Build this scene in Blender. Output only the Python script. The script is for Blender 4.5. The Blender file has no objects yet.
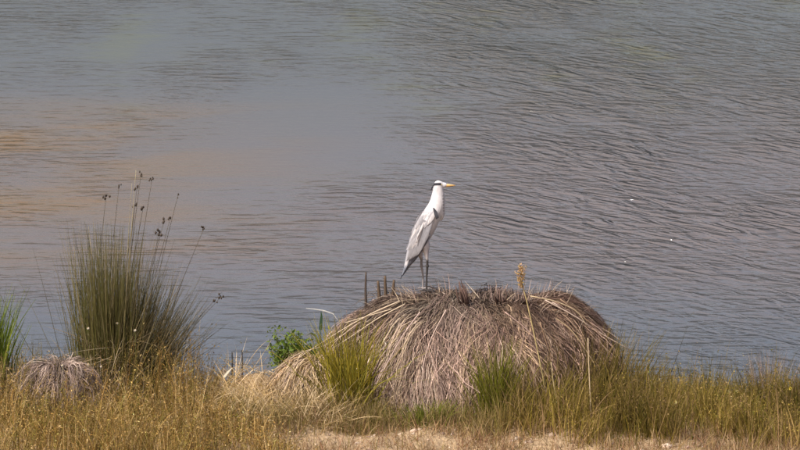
import bpy, bmesh, math
import numpy as np
from mathutils import Vector, Matrix

R = math.radians
sc = bpy.context.scene
rng = np.random.default_rng(11)

# ------------------------------------------------------------------ camera
CAM_Y, CAM_H, PITCH, HALF = -40.0, 10.37, 12.0, 5.0
cam_d = bpy.data.cameras.new('camera')
cam_d.sensor_width = 36.0
cam_d.lens = 18.0 / math.tan(R(HALF))
cam_d.clip_end = 6000.0
cam_d.dof.use_dof = True
cam_d.dof.focus_distance = 41.2
cam_d.dof.aperture_fstop = 11
cam = bpy.data.objects.new('camera', cam_d)
sc.collection.objects.link(cam)
cam.location = (0, CAM_Y, CAM_H)
cam.rotation_euler = (R(90 - PITCH), 0, 0)
sc.camera = cam

# ------------------------------------------------------------------ sky and sun
SUN = Vector((-0.62, -0.50, 0.95)).normalized()
world = bpy.data.worlds.new('World')
sc.world = world
world.use_nodes = True
wn = world.node_tree.nodes
wl = world.node_tree.links
wn.clear()
sky = wn.new('ShaderNodeTexSky')
sky.sky_type = 'NISHITA'
sky.sun_disc = False
sky.sun_elevation = math.asin(SUN.z)
sky.sun_rotation = math.atan2(SUN.x, SUN.y)
sky.altitude = 50
sky.air_density = 1.0
sky.dust_density = 6.0
sky.ozone_density = 1.0
bg = wn.new('ShaderNodeBackground')
bg.inputs['Strength'].default_value = 0.12
out = wn.new('ShaderNodeOutputWorld')
wl.new(sky.outputs[0], bg.inputs[0])
wl.new(bg.outputs[0], out.inputs[0])

sun_d = bpy.data.lights.new('sun', 'SUN')
sun_d.energy = 3.6
sun_d.angle = R(0.6)
sun_d.color = (1.0, 0.94, 0.86)
sun = bpy.data.objects.new('sun', sun_d)
sc.collection.objects.link(sun)
sun.rotation_euler = SUN.to_track_quat('Z', 'Y').to_euler()

# ------------------------------------------------------------------ exposure and film
sc.view_settings.view_transform = 'Standard'
sc.view_settings.look = 'None'
sc.view_settings.exposure = 0.35
sc.view_settings.gamma = 1.0
sc.view_settings.use_curve_mapping = False
sc.render.engine = 'CYCLES'
sc.cycles.pixel_filter_type = 'BLACKMAN_HARRIS'
sc.cycles.filter_width = 1.5
sc.cycles.use_denoising = True
sc.cycles.max_bounces = 4

# ------------------------------------------------------------------ helpers
FPX = 400.0 / math.tan(R(HALF))          # focal length in photo pixels (800 wide)


def at(px, py, Y):
    """world point seen at a photo pixel, standing in the vertical plane y = Y"""
    a = R(PITCH)
    u, v = (px - 400) / FPX, (py - 225) / FPX
    d = Vector((u, math.cos(a) - v * math.sin(a), -math.sin(a) - v * math.cos(a)))
    t = (Y - CAM_Y) / d.y
    return Vector((0, CAM_Y, CAM_H)) + d * t


def sstep(a, b, x):
    t = np.clip((x - a) / (b - a), 0, 1)
    return t * t * (3 - 2 * t)


def ground(x, y):
    x = np.asarray(x, float)
    y = np.asarray(y, float)
    shore = 1.25 + 0.22 * np.sin(1.3 * x + 1.0) + 0.12 * np.sin(3.1 * x + 0.4)
    s = sstep(0, 1, (shore - y) / 2.1)
    z = -0.14 + 0.47 * s
    z = z + 0.03 * np.sin(2.3 * x + 1.7 * y) * s + 0.02 * np.sin(5.1 * x - 3.3 * y + 2) * s
    z = z + 0.012 * np.sin(11 * x + 7 * y) * s * np.sin(9 * y - 5 * x)
    z = z + 0.36 * np.exp(-((x + 1.28) / 0.36) ** 2 - ((y - 0.0) / 0.42) ** 2)
    z = z + np.clip(-3.0 - y, 0, 37) * 0.232
    z = z - np.clip(y - shore, 0, 3) * 0.35
    return z


def link(o, parent=None):
    sc.collection.objects.link(o)
    if parent:
        o.parent = parent
    return o


def tag(o, label=None, cat=None, group=None, kind=None):
    if label:
        o['label'] = label
    if cat:
        o['category'] = cat
    if group:
        o['group'] = group
    if kind:
        o['kind'] = kind
    return o


def empty(name, loc, label, cat, group=None):
    o = bpy.data.objects.new(name, None)
    o.location = loc
    o.empty_display_size = 0.1
    link(o)
    return tag(o, label, cat, group)


class Geo:
    """collects vertices, faces and colours; build() links them as one mesh object"""

    def __init__(self):
        self.v, self.f, self.c, self.n = [], [], [], 0

    def add(self, verts, faces, cols):
        verts = np.asarray(verts, float).reshape(-1, 3)
        cols = np.broadcast_to(np.asarray(cols, float), verts.shape)
        self.v.append(verts)
        self.c.append(np.array(cols))
        self.f.append(np.asarray(faces, int) + self.n)
        self.n += len(verts)
        return self

    def build(self, name, mat, parent=None, smooth=False, kind=None, origin=None):
        V = np.concatenate(self.v)
        C = np.concatenate(self.c)
        if origin is not None:
            V = V - np.asarray(origin)
        me = bpy.data.meshes.new(name)
        loops, starts, tot = [], [], 0
        for f in self.f:
            k = f.shape[1]
            loops.append(f.ravel())
            starts.append(tot + np.arange(len(f)) * k)
            tot += f.size
        loops = np.concatenate(loops).astype(np.int32)
        starts = np.concatenate(starts).astype(np.int32)
        me.vertices.add(len(V))
        me.vertices.foreach_set('co', V.astype(np.float32).ravel())
        me.loops.add(len(loops))
        me.loops.foreach_set('vertex_index', loops)
        me.polygons.add(len(starts))
        me.polygons.foreach_set('loop_start', starts)
        if smooth:
            me.polygons.foreach_set('use_smooth', np.ones(len(starts), bool))
        me.update(calc_edges=True)
        me.validate()
        ca = me.color_attributes.new('Col', 'FLOAT_COLOR', 'POINT')
        ca.data.foreach_set('color', np.c_[C, np.ones(len(C))].astype(np.float32).ravel())
        me.materials.append(mat)
        o = bpy.data.objects.new(name, me)
        link(o, parent)
        if kind:
            o['kind'] = kind
        return o


def unit(a):
    return a / np.maximum(np.linalg.norm(a, axis=-1, keepdims=True), 1e-9)


def grow(base, phi, th0, bend, L, K=5, power=1.4, wob=0.0):
    """curved blades: base[N,3], azimuth, starting lean, extra bend at the tip, length -> P[N,K,3]"""
    N = len(base)
    t = np.linspace(0, 1, K)[None, :]
    th = th0[:, None] + bend[:, None] * t ** power
    ph = phi[:, None] + wob * rng.normal(size=(N, 1)) * t
    d = np.stack([np.sin(th) * np.cos(ph), np.sin(th) * np.sin(ph), np.cos(th)], -1)
    step = d[:, :-1] * (L / (K - 1))[:, None, None]
    P = np.concatenate([base[:, None], base[:, None] + np.cumsum(step, 1)], 1)
    return P


def ribbons(g, P, w, col, taper=(1.0, 0.15), side=None):
    """flat ribbons along P[N,K,3]; w[N] full width; col[N,3] or [N,K,3]"""
    N, K, _ = P.shape
    T = np.empty_like(P)
    T[:, 1:-1] = P[:, 2:] - P[:, :-2]
    T[:, 0] = P[:, 1] - P[:, 0]
    T[:, -1] = P[:, -1] - P[:, -2]
    T = unit(T)
    if side is None:
        r = unit(rng.normal(size=(N, 1, 3)) * np.array([1, 1, 0.3]))
        side = unit(np.cross(T, r))
    tt = np.linspace(0, 1, K)
    prof = taper[0] + (taper[1] - taper[0]) * tt ** 2
    hw = 0.5 * np.asarray(w)[:, None, None] * prof[None, :, None]
    V = np.stack([P - side * hw, P + side * hw], 2)
    col = np.asarray(col)
    if col.ndim == 2:
        col = col[:, None, :]
    C = np.broadcast_to(col[:, :, None, :], V.shape)
    i = np.arange(N)[:, None] * (2 * K) + np.arange(K - 1)[None] * 2
    F = np.stack([i, i + 1, i + 3, i + 2], -1).reshape(-1, 4)
    g.add(V.reshape(-1, 3), F, C.reshape(-1, 3))


def tube(g, pts, rad, col, n=6):
    """round tapering tube along a polyline"""
    P = np.asarray(pts, float)
    K = len(P)
    rad = np.broadcast_to(np.asarray(rad, float), (K,))
    T = unit(np.gradient(P, axis=0))
    ref = np.array([0.31, 0.9, 0.2])
    A = unit(np.cross(T, ref))
    B = np.cross(T, A)
    an = np.arange(n) * 2 * math.pi / n
    V = P[:, None] + rad[:, None, None] * (np.cos(an)[None, :, None] * A[:, None] + np.sin(an)[None, :, None] * B[:, None])
    i = (np.arange(K - 1)[:, None] * n + np.arange(n)[None])
    j = (np.arange(K - 1)[:, None] * n + (np.arange(n)[None] + 1) % n)
    F = np.stack([i, j, j + n, i + n], -1).reshape(-1, 4)
    c = np.asarray(col, float)
    C = np.broadcast_to(c[:, None] if c.ndim == 2 else c, V.shape)
    g.add(V.reshape(-1, 3), F, C.reshape(-1, 3))
    cap0 = np.arange(n)[::-1][None]
    g.f.append(cap0 + g.n - K * n)
    g.f.append((np.arange(n)[None] + (K - 1) * n) + g.n - K * n)


def blob(g, c, r, col, nu=8, nv=6, rough=0.0, rot=None):
    """ellipsoid with an uneven surface"""
    u = np.linspace(0, 2 * math.pi, nu, endpoint=False)
    v = np.linspace(0.001, math.pi - 0.001, nv)
    U, Vv = np.meshgrid(u, v)
    D = np.stack([np.sin(Vv) * np.cos(U), np.sin(Vv) * np.sin(U), np.cos(Vv)], -1)
    D = D * (1 + rough * rng.normal(size=D.shape[:2])[..., None])
    Q = D * np.asarray(r)
    if rot is not None:
        Q = Q @ np.asarray(rot.to_3x3()).T
    Q = Q + np.asarray(c)
    i = np.arange(nv - 1)[:, None] * nu + np.arange(nu)[None]
    j = np.arange(nv - 1)[:, None] * nu + (np.arange(nu)[None] + 1) % nu
    F = np.stack([i, j, j + nu, i + nu], -1).reshape(-1, 4)
    g.add(Q.reshape(-1, 3), F, col)


def petals(g, P, size, col, elong=2.2):
    """leaf-sized diamonds scattered at P[N,3], each two triangles bent along its rib"""
    N = len(P)
    a = unit(rng.normal(size=(N, 3)) + np.array([0, 0, -0.35]))
    b = unit(np.cross(a, rng.normal(size=(N, 3))))
    n = np.cross(a, b)
    s = np.asarray(size)[:, None]
    V = np.stack([P - a * s * 0.5, P + b * s * 0.5 / elong + n * s * 0.08, P + a * s * 0.5, P - b * s * 0.5 / elong + n * s * 0.08], 1)
    F = np.arange(N * 4).reshape(N, 4)
    g.add(V.reshape(-1, 3), F, np.repeat(col, 4, 0))


def mixcol(n, pal, jit=0.12, w=None):
    """n colours drawn between palette entries with brightness jitter"""
    pal = np.asarray(pal, float)
    if w is None:
        i = rng.integers(0, len(pal), n)
    else:
        i = rng.choice(len(pal), n, p=np.asarray(w) / np.sum(w))
    j = rng.integers(0, len(pal), n)
    t = rng.random((n, 1)) * 0.4
    c = pal[i] * (1 - t) + pal[j] * t
    return np.clip(c * np.exp(jit * rng.normal(size=(n, 1))), 0.004, 0.9)


# ------------------------------------------------------------------ materials
def new_mat(name):
    m = bpy.data.materials.new(name)
    m.use_nodes = True
    nt = m.node_tree
    nt.nodes.clear()
    o = nt.nodes.new('ShaderNodeOutputMaterial')
    return m, nt, nt.nodes, nt.links, o


def mat_blade(name, transl=0.3, rough=0.6, grain=18.0):
    """plant fibre: colour of each blade from its own attribute, mottled along its length"""
    m, nt, N, L, o = new_mat(name)
    a = N.new('ShaderNodeAttribute'); a.attribute_name = 'Col'
    tc = N.new('ShaderNodeTexCoord')
    nz = N.new('ShaderNodeTexNoise'); nz.inputs['Scale'].default_value = grain; nz.inputs['Detail'].default_value = 4
    L.new(tc.outputs['Object'], nz.inputs['Vector'])
    mr = N.new('ShaderNodeMapRange'); mr.inputs[3].default_value = 0.72; mr.inputs[4].default_value = 1.28
    L.new(nz.outputs[0], mr.inputs[0])
    mx = N.new('ShaderNodeVectorMath'); mx.operation = 'SCALE'
    L.new(a.outputs['Color'], mx.inputs[0]); L.new(mr.outputs[0], mx.inputs['Scale'])
    p = N.new('ShaderNodeBsdfPrincipled')
    p.inputs['Roughness'].default_value = rough
    p.inputs['Specular IOR Level'].default_value = 0.12
    L.new(mx.outputs[0], p.inputs['Base Color'])
    t = N.new('ShaderNodeBsdfTranslucent')
    L.new(mx.outputs[0], t.inputs['Color'])
    ms = N.new('ShaderNodeMixShader'); ms.inputs[0].default_value = transl
    L.new(p.outputs[0], ms.inputs[1]); L.new(t.outputs[0], ms.inputs[2])
    L.new(ms.outputs[0], o.inputs[0])
    return m


def mat_attr(name, rough=0.7, spec=0.3, bump=0.0, scale=60.0, stretch=(1, 1, 1), lo=0.8, hi=1.2):
    m, nt, N, L, o = new_mat(name)
    a = N.new('ShaderNodeAttribute'); a.attribute_name = 'Col'
    tc = N.new('ShaderNodeTexCoord')
    mp = N.new('ShaderNodeMapping'); mp.inputs['Scale'].default_value = stretch
    nz = N.new('ShaderNodeTexNoise'); nz.inputs['Scale'].default_value = scale; nz.inputs['Detail'].default_value = 5
    L.new(tc.outputs['Object'], mp.inputs[0]); L.new(mp.outputs[0], nz.inputs['Vector'])
    mr = N.new('ShaderNodeMapRange'); mr.inputs[3].default_value = lo; mr.inputs[4].default_value = hi
    L.new(nz.outputs[0], mr.inputs[0])
    mx = N.new('ShaderNodeVectorMath'); mx.operation = 'SCALE'
    L.new(a.outputs['Color'], mx.inputs[0]); L.new(mr.outputs[0], mx.inputs['Scale'])
    p = N.new('ShaderNodeBsdfPrincipled')
    p.inputs['Roughness'].default_value = rough
    p.inputs['Specular IOR Level'].default_value = spec
    L.new(mx.outputs[0], p.inputs['Base Color'])
    if bump:
        b = N.new('ShaderNodeBump'); b.inputs['Strength'].default_value = 0.6; b.inputs['Distance'].default_value = bump
        L.new(nz.outputs[0], b.inputs['Height']); L.new(b.outputs[0], p.inputs['Normal'])
    L.new(p.outputs[0], o.inputs[0])
    return m


def mat_soil():
    m, nt, N, L, o = new_mat('sandy_soil')
    tc = N.new('ShaderNodeTexCoord')
    n1 = N.new('ShaderNodeTexNoise'); n1.inputs['Scale'].default_value = 1.6; n1.inputs['Detail'].default_value = 6
    n2 = N.new('ShaderNodeTexNoise'); n2.inputs['Scale'].default_value = 28; n2.inputs['Detail'].default_value = 8
    for n in (n1, n2):
        L.new(tc.outputs['Object'], n.inputs['Vector'])
    r1 = N.new('ShaderNodeValToRGB')
    r1.color_ramp.elements[0].position = 0.32; r1.color_ramp.elements[0].color = (0.13, 0.075, 0.040, 1)
    r1.color_ramp.elements[1].position = 0.62; r1.color_ramp.elements[1].color = (0.43, 0.305, 0.18, 1)
    ad = N.new('ShaderNodeMath'); ad.operation = 'MULTIPLY_ADD'; ad.inputs[1].default_value = 0.7
    L.new(n2.outputs[0], ad.inputs[0])
    sb = N.new('ShaderNodeMath'); sb.operation = 'MULTIPLY'; sb.inputs[1].default_value = 0.42
    L.new(n1.outputs[0], sb.inputs[0]); L.new(sb.outputs[0], ad.inputs[2])
    L.new(ad.outputs[0], r1.inputs[0])
    b = N.new('ShaderNodeBump'); b.inputs['Strength'].default_value = 0.8; b.inputs['Distance'].default_value = 0.03
    L.new(n2.outputs[0], b.inputs['Height'])
    p = N.new('ShaderNodeBsdfPrincipled'); p.inputs['Roughness'].default_value = 0.95
    L.new(r1.outputs[0], p.inputs['Base Color']); L.new(b.outputs[0], p.inputs['Normal'])
    L.new(p.outputs[0], o.inputs[0])
    return m


def mat_water():
    m, nt, N, L, o = new_mat('turbid_water')
    tc = N.new('ShaderNodeTexCoord')

    def noise(scale, rot=0.0, loc=(0, 0, 0), s=1.0, detail=2.0, rough=0.5, dist=0.0):
        mp = N.new('ShaderNodeMapping'); mp.vector_type = 'TEXTURE'
        mp.inputs['Rotation'].default_value = (0, 0, rot)
        mp.inputs['Scale'].default_value = scale
        mp.inputs['Location'].default_value = loc
        L.new(tc.outputs['Object'], mp.inputs[0])
        n = N.new('ShaderNodeTexNoise')
        n.inputs['Scale'].default_value = s; n.inputs['Detail'].default_value = detail
        n.inputs['Roughness'].default_value = rough; n.inputs['Distortion'].default_value = dist
        L.new(mp.outputs[0], n.inputs['Vector'])
        return n.outputs[0]

    def math_(op, a, b=None, c=None):
        n = N.new('ShaderNodeMath'); n.operation = op
        for i, x in enumerate((a, b, c)):
            if x is None:
                continue
            if isinstance(x, (int, float)):
                n.inputs[i].default_value = x
            else:
                L.new(x, n.inputs[i])
        return n.outputs[0]

    def mrange(x, a, b, c=0.0, d=1.0):
        n = N.new('ShaderNodeMapRange'); n.interpolation_type = 'SMOOTHSTEP'
        L.new(x, n.inputs[0])
        for i, q in enumerate((a, b, c, d)):
            n.inputs[i + 1].default_value = q
        return n.outputs[0]

    sep = N.new('ShaderNodeSeparateXYZ'); L.new(tc.outputs['Object'], sep.inputs[0])
    X, Y = sep.outputs[0], sep.outputs[1]
    # wind: rippled towards the right, slicks of calm water to the left and far right
    slick = noise((2.6, 6.0, 1), 0.1, (1.7, 3.1, 0), 1.0, 3.0)

    def ellipse(cx, cy, rx, ry):
        dx = math_('DIVIDE', math_('SUBTRACT', X, cx), rx)
        dy = math_('DIVIDE', math_('SUBTRACT', Y, cy), ry)
        d = math_('ADD', math_('MULTIPLY', dx, dx), math_('MULTIPLY', dy, dy))
        return mrange(math_('ADD', d, math_('MULTIPLY', slick, 0.9)), 0.3, 2.0, 1.0, 0.0)

    side = mrange(X, -2.0, 2.4, 0.10, 0.62)
    rough_l = mrange(math_('ADD', slick, math_('MULTIPLY', side, 0.60)), 0.47, 0.90, 0.22, 1.0)
    calm = math_('MAXIMUM', ellipse(4.6, 22.0, 2.6, 3.2), math_('MAXIMUM', ellipse(-0.9, 14.5, 2.0, 4.0), ellipse(-3.5, 20.0, 0.9, 4.0)))
    rough_l = math_('MULTIPLY', rough_l, math_('SUBTRACT', 1.0, math_('MULTIPLY', calm, 0.75)))
    # short ripples with crests across the view, a diagonal train from the right, single sharp wavelets
    w1 = noise((0.48, 0.17, 1), 0.0, (0, 0, 0), 1.0, 2.0, 0.5, 0.4)
    w2 = noise((0.72, 0.24, 1), R(-50), (3, 1, 0), 1.0, 2.0, 0.45, 1.5)
    w3 = noise((0.22, 0.09, 1), R(8), (7, 2, 0), 1.0, 1.0, 0.5, 0.3)
    w4 = noise((0.26, 0.13, 1), R(-16), (5, 9, 0), 1.0, 0.0, 0.4, 0.1)
    diag = mrange(X, -1.0, 2.0, 0.10, 1.0)
    h = math_('ADD', math_('MULTIPLY', w1, math_('MULTIPLY', mrange(noise((1.6, 2.6, 1), 0.1, (4, 6, 0), 1.0, 2.0), 0.36, 0.64, 0.35, 1.0), 1.9)), math_('MULTIPLY', math_('MULTIPLY', math_('MULTIPLY', w2, diag), mrange(Y, 3.0, 11.0, 0.35, 1.0)), math_('MULTIPLY', mrange(noise((1.9, 3.4, 1), R(-30), (8, 3, 0), 1.0, 2.0), 0.34, 0.66, 0.25, 1.0), 3.8)))
    h = math_('ADD', h, math_('MULTIPLY', w3, 0.28))
    h = math_('ADD', h, math_('MULTIPLY', math_('MULTIPLY', mrange(w4, 0.66, 0.88), math_('MULTIPLY', diag, mrange(Y, 16.0, 8.0, 0.2, 1.0))), 0.40))
    h = math_('MULTIPLY', h, rough_l)
    b = N.new('ShaderNodeBump'); b.inputs['Strength'].default_value = 1.0; b.inputs['Distance'].default_value = 0.052
    L.new(h, b.inputs['Height'])
    # body tint: brown streaks towards the left, greener farther out
    far = mrange(Y, 9.0, 22.0)
    c1 = N.new('ShaderNodeMix'); c1.data_type = 'RGBA'
    c1.inputs['A'].default_value = (0.132, 0.116, 0.116, 1)
    c1.inputs['B'].default_value = (0.098, 0.094, 0.086, 1)
    L.new(far, c1.inputs['Factor'])
    c0 = N.new('ShaderNodeMix'); c0.data_type = 'RGBA'
    L.new(mrange(Y, 2.0, 8.0), c0.inputs['Factor'])
    c0.inputs['A'].default_value = (0.096, 0.102, 0.116, 1)  # bluish reflection near the bank, put into the body colour
    L.new(c1.outputs['Result'], c0.inputs['B'])
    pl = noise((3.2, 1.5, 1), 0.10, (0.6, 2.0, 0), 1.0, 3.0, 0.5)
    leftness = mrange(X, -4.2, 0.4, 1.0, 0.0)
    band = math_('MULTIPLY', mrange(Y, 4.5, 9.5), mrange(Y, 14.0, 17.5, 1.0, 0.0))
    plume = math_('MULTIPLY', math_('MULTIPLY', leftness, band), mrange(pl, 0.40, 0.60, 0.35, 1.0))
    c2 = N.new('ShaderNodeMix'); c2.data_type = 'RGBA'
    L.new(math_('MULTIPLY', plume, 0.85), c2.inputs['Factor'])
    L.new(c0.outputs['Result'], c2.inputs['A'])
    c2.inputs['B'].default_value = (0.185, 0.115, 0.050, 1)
    # streaks of yellow-green tint in the far water
    green_streak = math_('ADD', math_('MULTIPLY', noise((1.2, 5.0, 1), 0.05, (2.3, 4.0, 0), 1.0, 1.0, 0.5), 0.55), math_('MULTIPLY', noise((1.1, 0.35, 1), 0.0, (1, 1, 0), 1.0, 4.0, 0.7, 0.5), 0.45))
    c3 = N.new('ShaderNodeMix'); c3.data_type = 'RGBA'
    L.new(math_('MULTIPLY', mrange(green_streak, 0.52, 0.68, 0.0, 0.36), mrange(Y, 13.0, 18.0)), c3.inputs['Factor'])
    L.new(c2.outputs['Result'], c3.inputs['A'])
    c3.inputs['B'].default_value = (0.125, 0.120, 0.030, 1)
    p = N.new('ShaderNodeBsdfPrincipled')
    p.inputs['Roughness'].default_value = 0.13
    p.inputs['IOR'].default_value = 1.333
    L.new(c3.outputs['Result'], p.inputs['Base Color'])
    L.new(b.outputs[0], p.inputs['Normal'])
    L.new(p.outputs[0], o.inputs[0])
    return m


M_DRY = mat_blade('dry_sedge', 0.18, 0.7)
M_GRASS = mat_blade('grass_blade', 0.35, 0.55)
M_GOLD = mat_blade('golden_grass_blade', 0.3, 0.65, 30)
M_STEM = mat_attr('woody_stem', 0.75, 0.25, 0.002, 90, (1, 1, 0.2))
M_PEAT = mat_attr('peat', 0.95, 0.1, 0.02, 25)
M_STONE = mat_attr('pebble_stone', 0.85, 0.25, 0.003, 70)
M_FEATHER = mat_attr('plumage', 0.8, 0.1, 0.006, 70, (1, 1, 0.22), 0.68, 1.28)
M_HORN = mat_attr('bill_horn', 0.35, 0.5)
M_EYE = mat_attr('eye_gloss', 0.08, 0.6)
M_PETAL = mat_attr('petal', 0.6, 0.2)

# ------------------------------------------------------------------ the setting
def axis(lo, hi, step, far, k=14):
    a = np.arange(lo, hi + 1e-6, step)
    e = np.geomspace(step * 2, far, k)
    return np.concatenate([(lo - e)[::-1], a, hi + e])


gx, gy = axis(-6, 6, 0.06, 2500), axis(-5, 3, 0.06, 2500)
GX, GY = np.meshgrid(gx, gy)
GZ = ground(GX, GY)
nx, ny = len(gx), len(gy)
i = (np.arange(ny - 1)[:, None] * nx + np.arange(nx - 1)[None]).ravel()
g = Geo().add(np.stack([GX, GY, GZ], -1).reshape(-1, 3), np.stack([i, i + 1, i + 1 + nx, i + nx], -1), (0.4, 0.3, 0.2))
o = g.build('river_bank', mat_soil(), smooth=True)
tag(o, 'bare sandy soil of the near bank along the bottom', 'ground', kind='structure')

S = 2400.0
g = Geo().add([(-S, -2.0, 0), (S, -2.0, 0), (S, S, 0), (-S, S, 0)], [[0, 1, 2, 3]], (0.1, 0.1, 0.1))
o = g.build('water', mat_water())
tag(o, 'grey rippled water with brown streaks behind the bird', 'water', kind='structure')


# ------------------------------------------------------------------ tussocks of dead sedge
def tussock(name, centre, half, top, n_lock, per, pal, w, label, seed, lean=0.0, strand=(0.8, 1.3), wid=0.006, ridge=0.0, e=2.5):
    """a dome of peat thatched with combed-down dead blades, and single stalks sticking out"""
    global rng
    keep = rng
    rng = np.random.default_rng(seed)
    cx, cy = centre
    zb = float(ground(cx, cy)) - 0.05
    root = empty(name, (cx, cy, zb), label, 'tussock')
    org = (cx, cy, zb)
    hz = top - zb

    def surf(a, s, lift=0.0):
        """point on the dome: angle a, s = 0 at the crown .. 1 at the foot"""
        ph = s * math.pi / 2
        cr = np.clip(np.sin(ph), 0, 1) ** (2 / e * 1.05)
        cz = np.clip(np.cos(ph), 0, 1) ** (2 / e)
        wob = 1 + 0.06 * np.sin(3 * a + seed) + 0.05 * np.sin(7 * a + 2 * seed)
        ca = np.cos(a)
        xr = ridge * np.sign(ca) * np.abs(ca) ** 0.75
        x = cx + xr + (half[0] * wob + lift) * cr * ca + lean * cr
        y = cy + (half[1] * wob + lift) * cr * np.sin(a)
        lump = 0.025 * np.sin(6.0 * x + seed) * np.cos(5.0 * y) + 0.02 * np.sin(13 * x + 2 + 4 * y)
        z = zb + (hz + lift + lump) * cz
        return np.stack([x, y, z], -1)

    # peat core
    A, Sg = np.meshgrid(np.linspace(0, 2 * math.pi, 48, endpoint=False), np.linspace(0.01, 1, 18))
    V = surf(A, Sg, -0.05) + 0.012 * rng.normal(size=A.shape + (3,))
    i = (np.arange(17)[:, None] * 48 + np.arange(48)[None]).ravel()
    j = (np.arange(17)[:, None] * 48 + (np.arange(48)[None] + 1) % 48).ravel()
    Geo().add(V.reshape(-1, 3), np.stack([i, i + 48, j + 48, j], -1), (0.07, 0.045, 0.032)).build('peat_mound', M_PEAT, root, True, origin=org)
    # thatch: locks of blades combed outwards and down
    g = Geo()
    K = 9
    a0 = rng.uniform(0, 2 * math.pi, n_lock)
    s0 = rng.beta(1.3, 1.6, n_lock) * 0.75
    ln = rng.uniform(*strand, n_lock) * 0.5
    sw = rng.normal(0, 0.15, n_lock)
    lc = mixcol(n_lock, pal, 0.38, w)
    lift = rng.gamma(1.6, 0.018, n_lock)
    a0 = np.repeat(a0, per) + rng.normal(0, 0.05, n_lock * per)
    s0 = np.repeat(s0, per) + rng.normal(0, 0.05, n_lock * per)
    ln = np.repeat(ln, per) * rng.uniform(0.35, 1.2, n_lock * per)
    sw = np.repeat(sw, per) + rng.normal(0, 0.07, n_lock * per)
    lf = np.repeat(lift, per) + rng.gamma(1.2, 0.01, n_lock * per)
    col = np.repeat(lc, per, 0) * np.exp(0.2 * rng.normal(size=(n_lock * per, 1)))
    n = n_lock * per
    if ridge > 0.4:                                  # painted shade: darker, redder thatch towards the right shoulder
        right_shade = sstep(-0.35, 0.75, np.cos(a0) + 0.3 * np.sin(4 * a0))[:, None] * (1 - 0.5 * s0[:, None])
        col = col * (1 - right_shade * np.array([0.20, 0.30, 0.34]))
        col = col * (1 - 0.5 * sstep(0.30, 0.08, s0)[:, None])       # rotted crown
    t = np.linspace(0, 1, K)[None]
    s = np.clip(s0[:, None] + ln[:, None] * t, 0.0, 0.985)
    a = a0[:, None] + sw[:, None] * t ** 1.3
    P = surf(a, s, 0.0)
    nrm = unit(P - np.array([cx, cy, zb + 0.25 * hz]))
    arch = np.sin(t * math.pi) * 0.6 + t * 0.5
    P = P + nrm * (lf[:, None] * arch)[..., None] + 0.006 * rng.normal(size=P.shape)
    T = unit(np.gradient(P, axis=1))
    side = unit(np.cross(T, nrm + 0.5 * rng.normal(size=(n, 1, 3))))
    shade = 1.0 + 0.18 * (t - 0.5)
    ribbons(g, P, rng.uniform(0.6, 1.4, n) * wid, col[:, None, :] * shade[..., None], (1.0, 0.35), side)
    # broken bits lying across the comb, and blades standing off the crown
    m = n_lock // 2
    aa = rng.uniform(0, 2 * math.pi, m); ss = rng.uniform(0.15, 0.95, m)
    b0 = surf(aa, ss, 0.03)
    d0 = unit(rng.normal(size=(m, 3)) * np.array([1, 1, .8]) + unit(b0 - np.array([cx, cy, zb])) * 0.5)
    L0 = rng.uniform(0.05, 0.20, m)[:, None] * half[1]
    tt = np.linspace(0, 1, 4)[None, :, None]
    Pb = b0[:, None] + d0[:, None] * L0[:, None] * tt + np.array([0, 0, -0.10]) * half[1] * tt ** 2
    ribbons(g, Pb, rng.uniform(0.5, 1.3, m) * wid, mixcol(m, pal, 0.35, w), (1, 0.5))
    m = n_lock // 3
    aa = rng.uniform(0, 2 * math.pi, m); ss = rng.beta(1, 2, m) * 0.55
    b0 = surf(aa, ss, 0.0)
    Pb = grow(b0, aa + rng.normal(0, 0.6, m), rng.uniform(0.1, 1.1, m), rng.normal(0.5, 0.4, m), rng.uniform(0.05, 0.24, m) * half[1], 5)
    ribbons(g, Pb, rng.uniform(0.5, 1.1, m) * wid, mixcol(m, pal, 0.3, w))
    g.build('thatch', M_DRY, root, kind='stuff', origin=org)
    rng = keep
    return root, surf, org


STRAW = [(0.39, 0.28, 0.235), (0.29, 0.20, 0.165), (0.44, 0.34, 0.235), (0.17, 0.115, 0.085), (0.50, 0.41, 0.33)]
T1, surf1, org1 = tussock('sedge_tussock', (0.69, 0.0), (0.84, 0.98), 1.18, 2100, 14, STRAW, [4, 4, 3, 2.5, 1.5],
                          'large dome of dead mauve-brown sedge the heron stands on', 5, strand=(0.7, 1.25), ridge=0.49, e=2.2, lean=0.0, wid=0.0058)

# single stalks that stand out of the thatch
def stalk(parent, org, pts, r, col, name='stalk', mat=None):
    P = np.array([list(p) for p in pts])
    k = np.linspace(0, len(P) - 1, 3 * len(P))
    Q = np.stack([np.interp(k, np.arange(len(P)), P[:, q]) for q in range(3)], -1)
    Q[1:-1] = (Q[:-2] + 2 * Q[1:-1] + Q[2:]) / 4
    g = Geo()
    tube(g, Q, np.linspace(r, r * 0.55, len(Q)), col, 5)
    return g.build(name, mat or M_STEM, parent, True, origin=org)


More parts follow.
